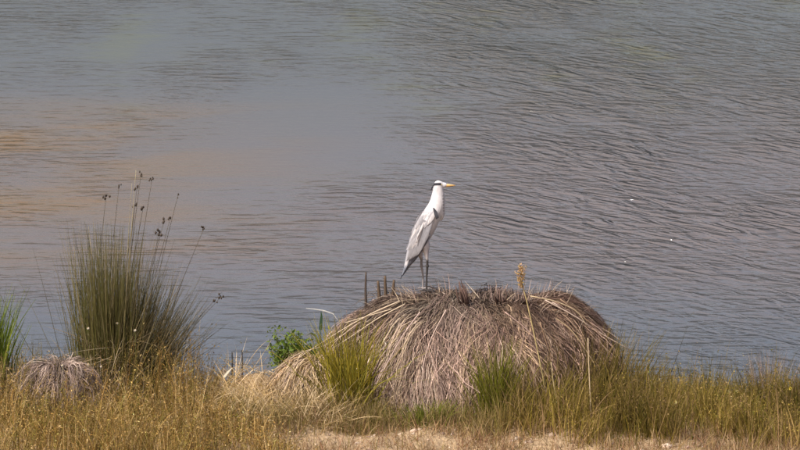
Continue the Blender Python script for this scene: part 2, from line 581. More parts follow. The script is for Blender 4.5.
pale, brown, dark = (0.50, 0.40, 0.29), (0.26, 0.17, 0.11), (0.055, 0.042, 0.038)
long_stalks = [  # photo outline of the loose stalks lying over the dome's two shoulders
    ([(400, 301), (372, 313), (345, 328), (318, 345), (286, 366)], -0.35, 0.007, pale),
    ([(405, 304), (378, 318), (352, 336), (330, 350)], -0.5, 0.006, pale),
    ([(392, 309), (368, 316), (345, 323)], -0.3, 0.006, pale),
    ([(360, 322), (335, 341), (322, 362), (316, 384)], -0.45, 0.006, (0.42, 0.31, 0.24)),
    ([(350, 330), (326, 346), (300, 352), (272, 371)], -0.35, 0.005, pale),
    ([(545, 300), (575, 316), (600, 333), (630, 350)], -0.35, 0.007, (0.48, 0.37, 0.30)),
    ([(552, 302), (584, 320), (606, 330), (624, 343)], -0.2, 0.006, (0.42, 0.32, 0.26)),
    ([(560, 299), (590, 322), (606, 341)], -0.4, 0.006, brown),
    ([(530, 296), (556, 301), (578, 311), (588, 328)], -0.5, 0.006, (0.44, 0.34, 0.22)),
    ([(556, 318), (572, 330), (590, 356), (603, 380)], -0.75, 0.006, (0.42, 0.31, 0.19)),
    ([(540, 322), (548, 348), (562, 380)], -0.95, 0.006, brown),
    ([(505, 312), (528, 330), (545, 352)], -0.9, 0.006, (0.40, 0.28, 0.24)),
    ([(446, 310), (432, 336), (424, 360), (420, 398)], -1.02, 0.006, (0.50, 0.38, 0.33)),
    ([(420, 312), (402, 336), (386, 366), (372, 392)], -0.96, 0.006, (0.48, 0.36, 0.32)),
]
for pts, Y, r, c in long_stalks:
    stalk(T1, org1, [at(x, y, Y) for x, y in pts], r, c)

T2, surf2, org2 = tussock('sedge_tussock', (-3.02, -0.75), (0.40, 0.40), 0.76, 300, 8,
                          [(0.32, 0.24, 0.21), (0.26, 0.19, 0.16), (0.38, 0.30, 0.25), (0.17, 0.12, 0.09)], None,
                          'small dead mauve-grey tussock at left below the rush clump', 9, strand=(0.6, 1.1), wid=0.005)
g = Geo()
n = 900
b = np.c_[rng.normal(-2.98, 0.24, n), rng.normal(-0.75, 0.16, n), np.full(n, 0.45)]
ribbons(g, grow(b, rng.uniform(0, 6.28, n), rng.uniform(0, 0.8, n), rng.normal(0.3, 0.5, n), rng.uniform(0.12, 0.42, n)), np.full(n, 0.005),
        mixcol(n, [(0.33, 0.26, 0.23), (0.26, 0.19, 0.16), (0.36, 0.27, 0.15)]))
g.build('upright_dead_blades', M_DRY, T2, kind='stuff', origin=org2)


T3, surf3, org3 = tussock('straw_heap', (-0.62, -0.25), (0.42, 0.58), 0.70, 600, 9,
                          [(0.46, 0.34, 0.20), (0.36, 0.25, 0.14), (0.55, 0.43, 0.29), (0.24, 0.165, 0.09), (0.40, 0.30, 0.25)], None,
                          'sloping heap of pale straw against the left side of the big tussock', 21, strand=(0.6, 1.2), wid=0.006, ridge=0.20, e=1.55, lean=-0.04)

# ------------------------------------------------------------------ grass clumps and rushes
def clump(name, centre, spread, n, length, th, bend, pal, wid, label, cat, phi0=None, phis=0.8, mat=None, z=None, part='blades', w=None, K=6, tipcol=None, power=1.4):
    cx, cy = centre
    z0 = float(ground(cx, cy)) if z is None else z
    root = empty(name, (cx, cy, z0), label, cat)
    bx = rng.normal(cx, spread[0], n); by = rng.normal(cy, spread[1], n)
    bz = ground(bx, by) - 0.02 if z is None else np.full(n, z)
    phi = np.arctan2(by - cy, bx - cx) + rng.normal(0, phis, n) if phi0 is None else rng.normal(phi0, phis, n)
    off = np.hypot((bx - cx) / spread[0], (by - cy) / spread[1])
    t0 = np.abs(rng.normal(th[0], th[1], n)) * (0.35 + 0.5 * off)
    P = grow(np.c_[bx, by, bz], phi, t0, rng.normal(bend[0], bend[1], n), rng.uniform(length[0], length[1], n), K, power, 0.2)
    col = mixcol(n, pal, 0.2, w)
    if tipcol is not None:
        t = np.linspace(0, 1, K)[None, :, None] ** 2
        col = col[:, None, :] * (1 - t) + mixcol(n, tipcol, 0.2)[:, None, :] * t
    g = Geo()
    ribbons(g, P, rng.uniform(0.6, 1.3, n) * wid, col)
    g.build(part, mat or M_GRASS, root, kind='stuff', origin=(cx, cy, z0))
    return root, P, (cx, cy, z0)


RUSH = [(0.11, 0.115, 0.025), (0.16, 0.145, 0.035), (0.07, 0.075, 0.02), (0.20, 0.16, 0.075), (0.36, 0.28, 0.16)]
RTIP = [(0.17, 0.14, 0.06), (0.24, 0.19, 0.10), (0.11, 0.11, 0.04)]
rc = (-2.58, -0.30)
RC, RP, RO = clump('rush_clump', (rc[0] - 0.03, rc[1]), (0.105, 0.12), 1700, (0.55, 1.82), (0.07, 0.07), (0.06, 0.12), RUSH, 0.0075,
                   'tall spiky olive-green rush clump at the left water edge', 'rush', tipcol=RTIP, phis=0.7, w=[4, 4, 3, 2, .8])
# the fan of stems leaning out to the right
n = 1500
b = np.c_[rng.normal(rc[0] + 0.10, 0.11, n), rng.normal(rc[1], 0.12, n), np.full(n, 0.3)]
g = Geo()
ribbons(g, grow(b, rng.normal(0, 0.45, n), (lean_ := rng.beta(1.1, 1.3, n) * 0.85), rng.normal(0.08, 0.12, n), rng.uniform(0.6, 1.38, n) * (1.08 - 0.32 * lean_), 6), np.full(n, 0.006),
        mixcol(n, [(0.12, 0.10, 0.045), (0.20, 0.155, 0.09), (0.085, 0.08, 0.035)], 0.25))
m = 160                                              # snapped dead blades
b = np.c_[rng.normal(rc[0] + 0.03, 0.17, m), rng.normal(rc[1] - 0.1, 0.12, m), rng.uniform(0.4, 0.9, m)]
ribbons(g, grow(b, rng.uniform(0, 6.28, m), rng.uniform(0.3, 1.7, m), rng.normal(0.4, 0.5, m), rng.uniform(0.15, 0.6, m), 5), np.full(m, 0.006),
        mixcol(m, [(0.36, 0.28, 0.17), (0.26, 0.19, 0.11), (0.45, 0.37, 0.25)], 0.2))
g.build('leaning_blades', M_GRASS, RC, kind='stuff', origin=RO)
# flowering stems with dark seed heads that rise over the clump
for hx, hy, bx, s in [(106, 197, 104, 1), (119, 186, 116, .7), (137, 188, 133, .9), (141, 174, 132, .8), (152, 179, 138, .8), (178, 195, 150, .6),
                      (160, 232, 140, 1.2), (164, 221, 142, 1.1), (170, 219, 146, .8), (204, 228, 160, .9), (221, 297, 165, 1.0), (214, 301, 163, .7),
                      (135, 205, 128, .8), (143, 208, 130, 1.0)]:
    top = at(hx, hy, rc[1] + rng.uniform(-.2, .2))
    base = Vector(((bx - 400) * 0.009 - 0.05, rc[1], 0.4))
    mid = base.lerp(top, 0.55) + Vector((-0.04, 0, 0.07))
    st = stalk(RC, RO, [base, mid, top], 0.0034, (0.075, 0.06, 0.04), 'flower_stem')
    g = Geo()
    for q in range(5):
        blob(g, np.array(top) + rng.normal(0, 0.012 * s, 3), np.array((0.009, 0.008, 0.012)) * s, (0.06, 0.045, 0.035), 6, 5, 0.15)
    h = g.build('seed_head', M_STEM, st, True, origin=RO)
stalk(RC, RO, [at(128, 300, -0.3), at(131, 235, -0.3), at(136, 170, -0.3)], 0.0035, (0.33, 0.29, 0.19), 'pale_stem')
stalk(RC, RO, [at(126, 300, -0.4), at(128, 240, -0.4), at(132, 183, -0.4)], 0.003, (0.30, 0.26, 0.17), 'pale_stem')

clump('grass_clump', (-3.70, -0.35), (0.07, 0.12), 560, (0.5, 1.15), (0.12, 0.10), (0.25, 0.2), [(0.15, 0.20, 0.02), (0.22, 0.26, 0.035), (0.08, 0.11, 0.02)], 0.013,
      'bright green upright clump at the left edge of the picture', 'grass')
clump('grass_clump', (-3.30, -0.45), (0.12, 0.1), 160, (0.4, 0.75), (0.12, 0.10), (0.2, 0.2), [(0.16, 0.15, 0.05), (0.24, 0.2, 0.09)], 0.007,
      'thin pale green grass between the left edge and the mauve tussock', 'grass')
clump('grass_clump', (-0.44, -0.62), (0.10, 0.14), 620, (0.40, 0.95), (0.22, 0.15), (0.5, 0.3), [(0.30, 0.25, 0.03), (0.42, 0.33, 0.05), (0.17, 0.16, 0.03)], 0.011,
      'yellow-green grass tuft against the left flank of the big tussock', 'grass')
clump('grass_clump', (0.84, -1.02), (0.07, 0.06), 300, (0.35, 0.80), (0.12, 0.12), (0.4, 0.3), [(0.17, 0.18, 0.022), (0.24, 0.24, 0.03), (0.11, 0.11, 0.02)], 0.010,
      'fresh green grass tuft growing up the front of the big tussock', 'grass')
clump('grass_clump', (0.24, -1.12), (0.16, 0.06), 220, (0.12, 0.28), (0.3, 0.2), (0.5, 0.3), [(0.12, 0.15, 0.02), (0.20, 0.20, 0.04)], 0.010,
      'low green sprouts at the foot of the big tussock', 'grass')
clump('grass_clump', (-3.22, -1.30), (0.09, 0.06), 160, (0.15, 0.3), (0.3, 0.2), (0.5, 0.3), [(0.06, 0.10, 0.015), (0.09, 0.13, 0.03)], 0.010,
      'small dark green tuft in golden grass below the mauve tussock', 'grass')
clump('grass_clump', (1.68, -0.45), (0.20, 0.2), 900, (0.35, 0.88), (0.15, 0.12), (0.5, 0.35), [(0.15, 0.12, 0.025), (0.22, 0.165, 0.045), (0.09, 0.075, 0.018), (0.32, 0.22, 0.10)], 0.008,
      'dense olive grass growing over the right flank of the big tussock', 'grass')
clump('grass_clump', (1.22, -1.05), (0.22, 0.10), 420, (0.25, 0.62), (0.15, 0.12), (0.5, 0.35), [(0.19, 0.155, 0.03), (0.29, 0.21, 0.06), (0.12, 0.10, 0.02)], 0.008,
      'mixed olive and tan grass before the tussock beside the pale stem', 'grass')
clump('grass_clump', (3.32, 0.05), (0.10, 0.10), 200, (0.45, 0.72), (0.12, 0.10), (0.25, 0.2), [(0.30, 0.22, 0.20), (0.38, 0.29, 0.24), (0.2, 0.15, 0.1)], 0.006,
      'faded mauve grass heads above the olive grass at right', 'grass', mat=M_DRY)


# leafy green plant by the water
def leafy(name, centre, rad, n, pal, label, size=0.04, z=None):
    cx, cy = centre
    z0 = float(ground(cx, cy))
    root = empty(name, (cx, cy, z0), label, 'plant')
    g, gl = Geo(), Geo()
    for q in range(26):
        tip = np.array([cx, cy, z0]) + rng.uniform(-1.1, 1.1, 3) * np.array([rad[0], rad[1], 0]) + np.array([0, 0, rad[2] * rng.uniform(0.5, 1.0)])
        base = np.array([cx, cy, z0]) + rng.normal(0, 0.25, 3) * np.array([rad[0], rad[1], 0])
        mid = (base + tip) / 2 + np.array([0, 0, 0.05])
        tube(g, [base, mid, tip], [0.005, 0.004, 0.002], (0.09, 0.11, 0.03), 5)
        m = n // 26
        t = rng.random((m, 1)) ** 0.6
        P = base * (1 - t) ** 2 + 2 * mid * t * (1 - t) + tip * t ** 2 + rng.normal(0, 0.045, (m, 3))
        petals(gl, P, rng.uniform(0.6, 1.3, m) * size, mixcol(m, pal, 0.2))
    g.build('stems', M_STEM, root, kind='stuff', origin=(cx, cy, z0))
    gl.build('leaves', M_GRASS, root, kind='stuff', origin=(cx, cy, z0))
    return root


leafy('leafy_plant', (-0.88, 0.12), (0.23, 0.10, 0.70), 4600, [(0.09, 0.15, 0.02), (0.14, 0.20, 0.03), (0.19, 0.22, 0.05)],
      'low bright green leafy plant at the water edge left of the tussock')
lp = empty('sprout', at(321, 350, 0.1), 'single upright blue-green shoot above the leafy plant', 'plant')
o3 = tuple(lp.location)
stalk(lp, o3, [at(320, 352, 0.1), at(320, 335, 0.1), at(321, 324, 0.1)], 0.006, (0.06, 0.10, 0.05), 'stem')
g = Geo()
P = np.array([[list(at(320.5, 330, 0.1)), list(at(321, 322, 0.1)), list(at(321.5, 316, 0.1)), list(at(321, 311, 0.1))]])
ribbons(g, P, np.array([0.034]), np.array([(0.045, 0.08, 0.04)]), (1, 0.1), np.broadcast_to(np.array([0.9, -0.4, 0.1]), (1, 4, 3)))
g.build('leaf', M_GRASS, lp, origin=o3)
g = Geo()
P = np.array([[list(at(319, 345, 0.0)), list(at(316, 336, 0.0)), list(at(311, 333, 0.0)), list(at(306, 336, 0.0))]])
ribbons(g, P, np.array([0.03]), np.array([(0.12, 0.16, 0.06)]), (1, 0.1), np.broadcast_to(np.array([0.4, -0.3, 0.8]), (1, 4, 3)))
g.build('leaf', M_GRASS, lp, origin=o3)


# ------------------------------------------------------------------ ground cover that nobody could count
def scatter(n, x, y, dens):
    """random bank positions kept with probability dens(x, y)"""
    X = rng.uniform(*x, n); Y = rng.uniform(*y, n)
    k = rng.random(n) < dens(X, Y)
    return X[k], Y[k]


def patch(x, y, f=1.0, s=0.0):
    return 0.5 + 0.25 * np.sin(2.1 * f * x + 1.3 * f * y + s) + 0.25 * np.sin(3.7 * f * x - 2.9 * f * y + 2 * s + 1)


# golden seeding grass, left
def d_gold(x, y):
    edge = sstep(-1.05, -1.5, x + 0.35 * (y + 1.4))
    back = sstep(0.55, 0.1, y + 0.25 * np.sin(2 * x))
    return (1 - 0.9 * np.exp(-((x + 1.27) / 0.34) ** 2 - ((y - 0.1) / 0.5) ** 2)) * edge * back * np.clip(1.35 * patch(x, y, 3.4) - 0.05, 0.08, 1)


X, Y = scatter(22000, (-5.5, -0.8), (-3.2, 0.5), d_gold)
n = len(X)
hh = 0.36 + 0.24 * patch(X, Y, 2.2, 2.0) + 0.22 * sstep(-2.95, -2.5, X) * sstep(-1.1, -0.5, Y) * sstep(-1.55, -1.9, X) - 0.22 * sstep(-1.9, -1.4, X)
hh = hh * np.where((X < -2.6) & (Y < -0.95), 0.85, 1.0)
base = np.c_[X, Y, ground(X, Y) - 0.01]
GOLD = [(0.39, 0.255, 0.085), (0.30, 0.175, 0.05), (0.55, 0.39, 0.19), (0.17, 0.105, 0.028), (0.20, 0.17, 0.035)]
col = mixcol(n, GOLD, 0.25, [3, 3, 2, 2, 3]) * (0.6 + 0.8 * patch(X, Y, 3.3, 1.1))[:, None]
P = grow(base, rng.uniform(0, 6.28, n), np.abs(rng.normal(0, 0.28, n)), rng.normal(0.6, 0.6, n), hh * rng.uniform(0.5, 1.35, n), 6, 2.0)
g = Geo()
ribbons(g, P, rng.uniform(0.003, 0.007, n), col)
m = 3500                                             # green and straw undergrowth
k = rng.integers(0, n, m)
ribbons(g, grow(base[k] + rng.normal(0, 0.03, (m, 3)) * np.array([1, 1, 0]), rng.uniform(0, 6.28, m), np.abs(rng.normal(0.2, 0.5, m)), rng.normal(0.6, 0.5, m), hh[k] * rng.uniform(0.3, 0.8, m), 5),
        rng.uniform(0.005, 0.010, m), mixcol(m, [(0.14, 0.13, 0.03), (0.26, 0.17, 0.06), (0.42, 0.30, 0.16)], 0.25))
for q in range(6):                                   # drooping spikelets along the upper stem
    t = rng.uniform(0.5, 1.0, n)
    kf = t * 5
    k0 = np.minimum(kf.astype(int), 4)
    fr = (kf - k0)[:, None]
    ar = np.arange(n)
    pp = P[ar, k0] * (1 - fr) + P[ar, k0 + 1] * fr + rng.normal(0, 0.012, (n, 3))
    petals(g, pp, np.minimum(rng.gamma(5, 0.0034, n), 0.03), np.clip(col * rng.uniform(0.8, 1.35, (n, 1)), 0, 0.75), 2.8)
o = g.build('golden_grass', M_GOLD, kind='stuff')
tag(o, 'golden-brown seeding grass covering the bank at lower left', 'grass')


# olive grass, right
def d_olive(x, y):
    edge = sstep(1.35, 2.0, x + 0.25 * np.sin(3 * y))
    front = sstep(-2.15, -1.5, y + 0.16 * np.sin(4 * x) + 0.1 * np.sin(9 * x))
    return edge * sstep(0.9, 0.3, y) * front * np.clip(1.3 * patch(x, y, 3.6, 5.0), 0.12, 1)


X, Y = scatter(38000, (1.3, 5.6), (-2.3, 0.8), d_olive)
n = len(X)
base = np.c_[X, Y, ground(X, Y) - 0.01]
OL = [(0.19, 0.14, 0.024), (0.25, 0.18, 0.04), (0.12, 0.092, 0.018), (0.36, 0.25, 0.10), (0.14, 0.14, 0.025), (0.30, 0.19, 0.10)]
pc = (patch(X, Y, 1.7, 0.7)[:, None])
col = mixcol(n, OL, 0.25, [3, 3, 2.5, 2.0, 1.2, 1.3]) * (0.5 + 1.0 * pc)
hh = 0.20 + 0.36 * patch(X, Y, 3.1, 1.0) * (0.4 + 0.6 * patch(X, Y, 4.7, 3.0))
tall = rng.random(n) < 0.04
hh = np.where(tall, hh + rng.uniform(0.08, 0.24, n), hh)
P = grow(base, rng.uniform(0, 6.28, n), np.abs(rng.normal(0, 0.26, n)), rng.normal(0.45, 0.5, n), hh * rng.uniform(0.6, 1.3, n), 6, 1.8)
g = Geo()
ribbons(g, P, rng.uniform(0.004, 0.008, n) * np.where(tall, 0.6, 1), col)
k = rng.random(n) < 0.3
for q in range(5):
    m = int(k.sum())
    pp = P[k][np.arange(m), rng.integers(3, 6, m)] + rng.normal(0, 0.012, (m, 3))
    petals(g, pp, rng.uniform(0.012, 0.024, m), np.clip(col[k] * rng.uniform(0.9, 1.3, (m, 1)), 0, 0.7), 2.4)
o = g.build('olive_grass', M_GRASS, kind='stuff')
tag(o, 'olive-green grass along the water edge at lower right', 'grass')


# straw litter between the two
def d_straw(x, y):
    e = sstep(-2.1, -1.5, x) * sstep(-0.2, -0.6, x - 0.25 * (y + 1))
    bare = np.exp(-((x + 1.25) / 0.36) ** 2 - ((y - 0.0) / 0.55) ** 2)
    return e * sstep(0.45, 0.0, y) * sstep(-1.6, -1.2, y) * (1 - 0.97 * bare)


X, Y = scatter(9000, (-2.2, 0.0), (-1.7, 0.6), d_straw)
n = len(X)
base = np.c_[X, Y, ground(X, Y) + rng.uniform(-0.01, 0.10, n)]
P = grow(base, rng.uniform(0, 6.28, n), rng.uniform(0.3, 1.5, n), rng.normal(0.5, 0.4, n), rng.uniform(0.12, 0.42, n), 5)
g = Geo()
ribbons(g, P, rng.uniform(0.003, 0.007, n), mixcol(n, [(0.48, 0.35, 0.19), (0.38, 0.26, 0.12), (0.58, 0.45, 0.29), (0.25, 0.18, 0.06)], 0.2) * (1 + 0.25 * sstep(-0.8, -1.3, X))[:, None])
o = g.build('straw_litter', M_DRY, kind='stuff')
tag(o, 'pale flattened straw between golden grass and the big tussock', 'straw')


# rough belt of olive and tan grass at the tussock's foot
def d_belt(x, y):
    lo = -1.50 + 0.16 * np.sin(3.1 * x + 1) + 0.05 * np.sin(8 * x)
    return sstep(-1.9, -0.8, x) * sstep(2.6, 1.8, x) * sstep(lo - 0.12, lo + 0.12, y) * sstep(-0.6, -0.8, y) * (0.2 + 0.8 * patch(x, y, 3.0, 2.5))


X, Y = scatter(15000, (-2.0, 2.6), (-1.7, -0.5), d_belt)
n = len(X)
right = sstep(0.55, 1.2, X)
hh = (0.13 + 0.14 * patch(X, Y, 2.5, 0.3)) * (1 + 0.9 * right)
P = grow(np.c_[X, Y, ground(X, Y) - 0.01], rng.uniform(0, 6.28, n), np.abs(rng.normal(0, 0.35, n)), rng.normal(0.5, 0.5, n), hh * rng.uniform(0.6, 1.4, n), 6, 1.6)
c1 = mixcol(n, [(0.30, 0.21, 0.085), (0.40, 0.29, 0.15), (0.20, 0.155, 0.05), (0.17, 0.15, 0.04)], 0.25)
c2 = mixcol(n, [(0.22, 0.17, 0.03), (0.30, 0.21, 0.06), (0.14, 0.11, 0.02), (0.34, 0.22, 0.12)], 0.25)
g = Geo()
ribbons(g, P, rng.uniform(0.004, 0.008, n), c1 * (1 - right[:, None]) + c2 * right[:, None])
o = g.build('rough_grass', M_GRASS, kind='stuff')
tag(o, 'rough tan and olive grass along the foot of the big tussock', 'grass')


# thin short dry grass scattered along the sandy front
def d_front(x, y):
    b = sstep(0.30, 0.7, patch(x, y, 3.3, 4.0))
    bare = np.exp(-((x + 0.5) / 0.75) ** 2 - ((y + 1.75) / 0.28) ** 2) + np.exp(-((x - 2.1) / 0.3) ** 2 - ((y + 1.75) / 0.2) ** 2)
    b = np.clip(b + 0.6 * sstep(2.3, 2.9, x), 0, 1)
    return (0.25 + 0.75 * b) * (1 - 0.9 * np.clip(bare, 0, 1))


X, Y = scatter(32000, (-2.0, 5.5), (-2.8, -1.0), d_front)
n = len(X)
base = np.c_[X, Y, ground(X, Y) - 0.01]
P = grow(base, rng.uniform(0, 6.28, n), np.abs(rng.normal(0, 0.8, n)), rng.normal(0.4, 0.5, n), rng.uniform(0.04, 0.21, n), 5)
g = Geo()
ribbons(g, P, rng.uniform(0.003, 0.006, n), mixcol(n, [(0.46, 0.33, 0.20), (0.34, 0.22, 0.11), (0.24, 0.15, 0.07), (0.17, 0.14, 0.04), (0.26, 0.13, 0.08)], 0.25))
o = g.build('short_dry_grass', M_DRY, kind='stuff')
tag(o, 'thin short dry grass on the sandy strip at the bottom', 'grass')

# gravel on the strip
X, Y = scatter(700, (-2.2, 4.5), (-2.6, -1.1), lambda x, y: 0.3 + 0.7 * patch(x, y, 1.5, 3))
g = Geo()
for x, y in zip(X, Y):
    s = rng.gamma(2.0, 0.005) + 0.004
    blob(g, (x, y, float(ground(x, y)) + s * 0.2), (s * rng.uniform(.8, 1.4), s * rng.uniform(.8, 1.4), s * .6), mixcol(1, [(0.45, 0.34, 0.26), (0.55, 0.45, 0.36), (0.3, 0.2, 0.15)], .15)[0], 6, 4, 0.12)
o = g.build('gravel', M_STONE, kind='stuff')
tag(o, 'small pale gravel scattered on the sandy strip', 'gravel')


# ------------------------------------------------------------------ single stems, sticks, leaves and flowers
def lone(name, pts, Y, r, col, label, cat, part='stem'):
    P = [at(x, y, Y) for x, y in pts]
    root = empty(name, P[0], label, cat)
    stalk(root, tuple(P[0]), P, r, col, part)
    return root, P


lone('dry_reed', [(590, 452), (591, 410), (589, 370), (588, 338)], -1.35, 0.007, (0.56, 0.44, 0.28), 'single tall pale dry stem standing right of the big tussock', 'stem')
rt, P = lone('dry_stalk', [(548, 405), (542, 372), (535, 338), (527, 302), (521, 280)], -0.98, 0.009, (0.42, 0.33, 0.16), 'bent tan stalk with orange-brown plume rising over the tussock top', 'stem')
g = Geo()
tp = np.array(P[-1])
for q in range(70):
    z = rng.uniform(-0.06, 0.13)
    petals(g, (tp + np.array([rng.normal(0.0, 0.014), rng.normal(0, 0.014), z]))[None].repeat(6, 0) + rng.normal(0, 0.009, (6, 3)), rng.uniform(0.014, 0.026, 6),
           mixcol(6, [(0.50, 0.29, 0.15), (0.56, 0.38, 0.22), (0.36, 0.27, 0.10)]))
g.build('plume', M_GOLD, rt, kind='stuff', origin=tuple(P[0]))
lone('dry_stalk', [(560, 420), (556, 398), (553, 380), (551, 362)], -1.2, 0.006, (0.46, 0.37, 0.2), 'short pale stalk in the grass before the tussock', 'stem')

STUB = 'broken stems on the tussock'
lone('broken_stem', [(366, 308), (365.5, 290), (366, 272)], 0.15, 0.014, (0.075, 0.055, 0.045), 'thin dark broken stem upright at the left end of the tussock top', 'stem')
for k, (x0, x1, y1) in enumerate([(380, 378, 281), (386, 385, 276), (392, 394, 280)]):
    lone('broken_stem', [(x0, 306), ((x0 + x1) / 2, 294), (x1, y1)], 0.12, 0.020, (0.10, 0.068, 0.045),
         ['left brown stem of the three beside the heron', 'middle and tallest brown stem of the three beside the heron', 'right brown stem of the three beside the heron'][k], 'stem', 'stem')


def stub(pts, Y, rad, label):
    P = [at(x, y, Y) for x, y in pts]
    root = empty('plant_stump', P[0], label, 'stump')
    g = Geo()
    for q in range(12):
        j = rng.normal(0, rad * 0.55, 3) * np.array([1, 1, 0.2])
        top = np.array(P[-1]) + j * 1.3 + np.array([0, 0, rng.uniform(-0.10, 0.0)])
        tube(g, [np.array(P[0]) + j, (np.array(P[0]) + top) / 2 + j, top], [0.009, 0.008, 0.003], np.array((0.085, 0.052, 0.042)) * rng.uniform(0.7, 1.5), 5)
    g.build('stem_bundle', M_STEM, root, kind='stuff', origin=tuple(P[0]))


stub([(465, 306), (463, 296), (460, 281)], -0.25, 0.03, 'dark pointed stump on the tussock top just right of the heron')
stub([(501, 303), (501, 295), (500, 287)], -0.25, 0.035, 'squat dark stump midway along the tussock top')
stub([(526, 303), (525, 297), (524, 292)], -0.2, 0.03, 'small dark stump beside the orange-brown plume')

for k, (x, y0, y1) in enumerate([(232, 366, 352), (242, 366, 350)]):
    lone('twig', [(x, y0 + 14), (x + .4, y0), (x, y1)], 0.0, 0.009, (0.07, 0.06, 0.055), ['left of two dark twigs at the water edge by the golden grass', 'right of two dark twigs at the water edge by the golden grass'][k], 'twig')


def flat_leaf(name, pts, Y, wdt, col, label, cat, side, zs):
    P = np.array([[list(at(x, y, Y)) for x, y in pts]])
    P[0, :, 2] += zs
    g = Geo()
    s = unit(np.array(side, float))
    ribbons(g, P, np.array([wdt]), np.array([col]), (1, 0.2), np.broadcast_to(s, (1, P.shape[1], 3)))
    nrm = np.array([0, -0.3, 0.01])
    ribbons(g, P - np.array([0, 0, 0.004]), np.array([wdt * 0.9]), np.array([col]) * 0.9, (1, 0.2), np.broadcast_to(s, (1, P.shape[1], 3)))
    o = g.build(name, M_PETAL, origin=P[0, 0])
    o.location = P[0, 0]
    tag(o, label, cat)


flat_leaf('bent_reed', [(343, 336), (339, 322), (333, 313.5), (324, 310.5), (315, 309), (306, 308)], 0.0, 0.011, (0.44, 0.43, 0.41), 'white bent blade pointing left above the green shoot', 'leaf', (0.25, 0.6, 0.75), 0)
flat_leaf('dry_leaf', [(224, 377), (228, 372), (232, 368)], -0.75, 0.024, (0.46, 0.42, 0.32), 'small cream leaf at the right end of the golden grass', 'leaf', (0.7, -0.5, -0.5), 0)


def flower(px, py, Y, col, label, s=0.022):
    p = at(px, py, Y)
    root = empty('flower', (p.x, p.y, float(ground(p.x, p.y))), label, 'flower')
    org = tuple(root.location)
    stalk(root, org, [Vector(org), Vector(org).lerp(p, 0.5) + Vector((0.01, 0, 0)), p], 0.003, (0.12, 0.13, 0.03), 'stem')
    for q in range(6):
        a = q * math.pi / 3
        d = np.array([math.cos(a), -0.55, math.sin(a)])
        e = np.array([-math.sin(a), 0, math.cos(a)])
        c = np.array(p)
        g = Geo().add([c, c + d * s * .6 + e * s * .4, c + d * s * 1.1, c + d * s * .6 - e * s * .4], [[0, 1, 2, 3]], col)
        g.build('petal', M_PETAL, root, origin=org)
    g = Geo()
    blob(g, np.array(p) + np.array([0, -0.008, 0]), (s * .35,) * 3, (0.5, 0.3, 0.04), 8, 6)
    g.build('disc', M_PETAL, root, True, origin=org)


flower(674.5, 402, -1.0, (0.85, 0.78, 0.35), 'pale yellow flower in the middle of the olive grass')
flower(790, 388, -0.9, (0.62, 0.52, 0.08), 'yellow flower in the olive grass at the right edge', 0.018)
flower(655, 416, -1.15, (0.55, 0.48, 0.15), 'dull yellow flower low in the olive grass left of the pale one', 0.014)
for k, (x, y, Y) in enumerate([(88, 328, -.65), (117, 323, -.6), (135, 330, -.65), (88, 364, -.8), (101, 366, -.8), (62, 365, -1.0)]):
    flower(x, y, Y, (0.75, 0.70, 0.62), ['leftmost of three small white flowers before the rush clump', 'topmost of the small white flowers before the rush clump', 'right one of three small white flowers before the rush clump',
           'left of a pair of white flowers at the foot of the rushes', 'right of a pair of white flowers at the foot of the rushes', 'white flower on the mauve tussock'][k], 0.012)


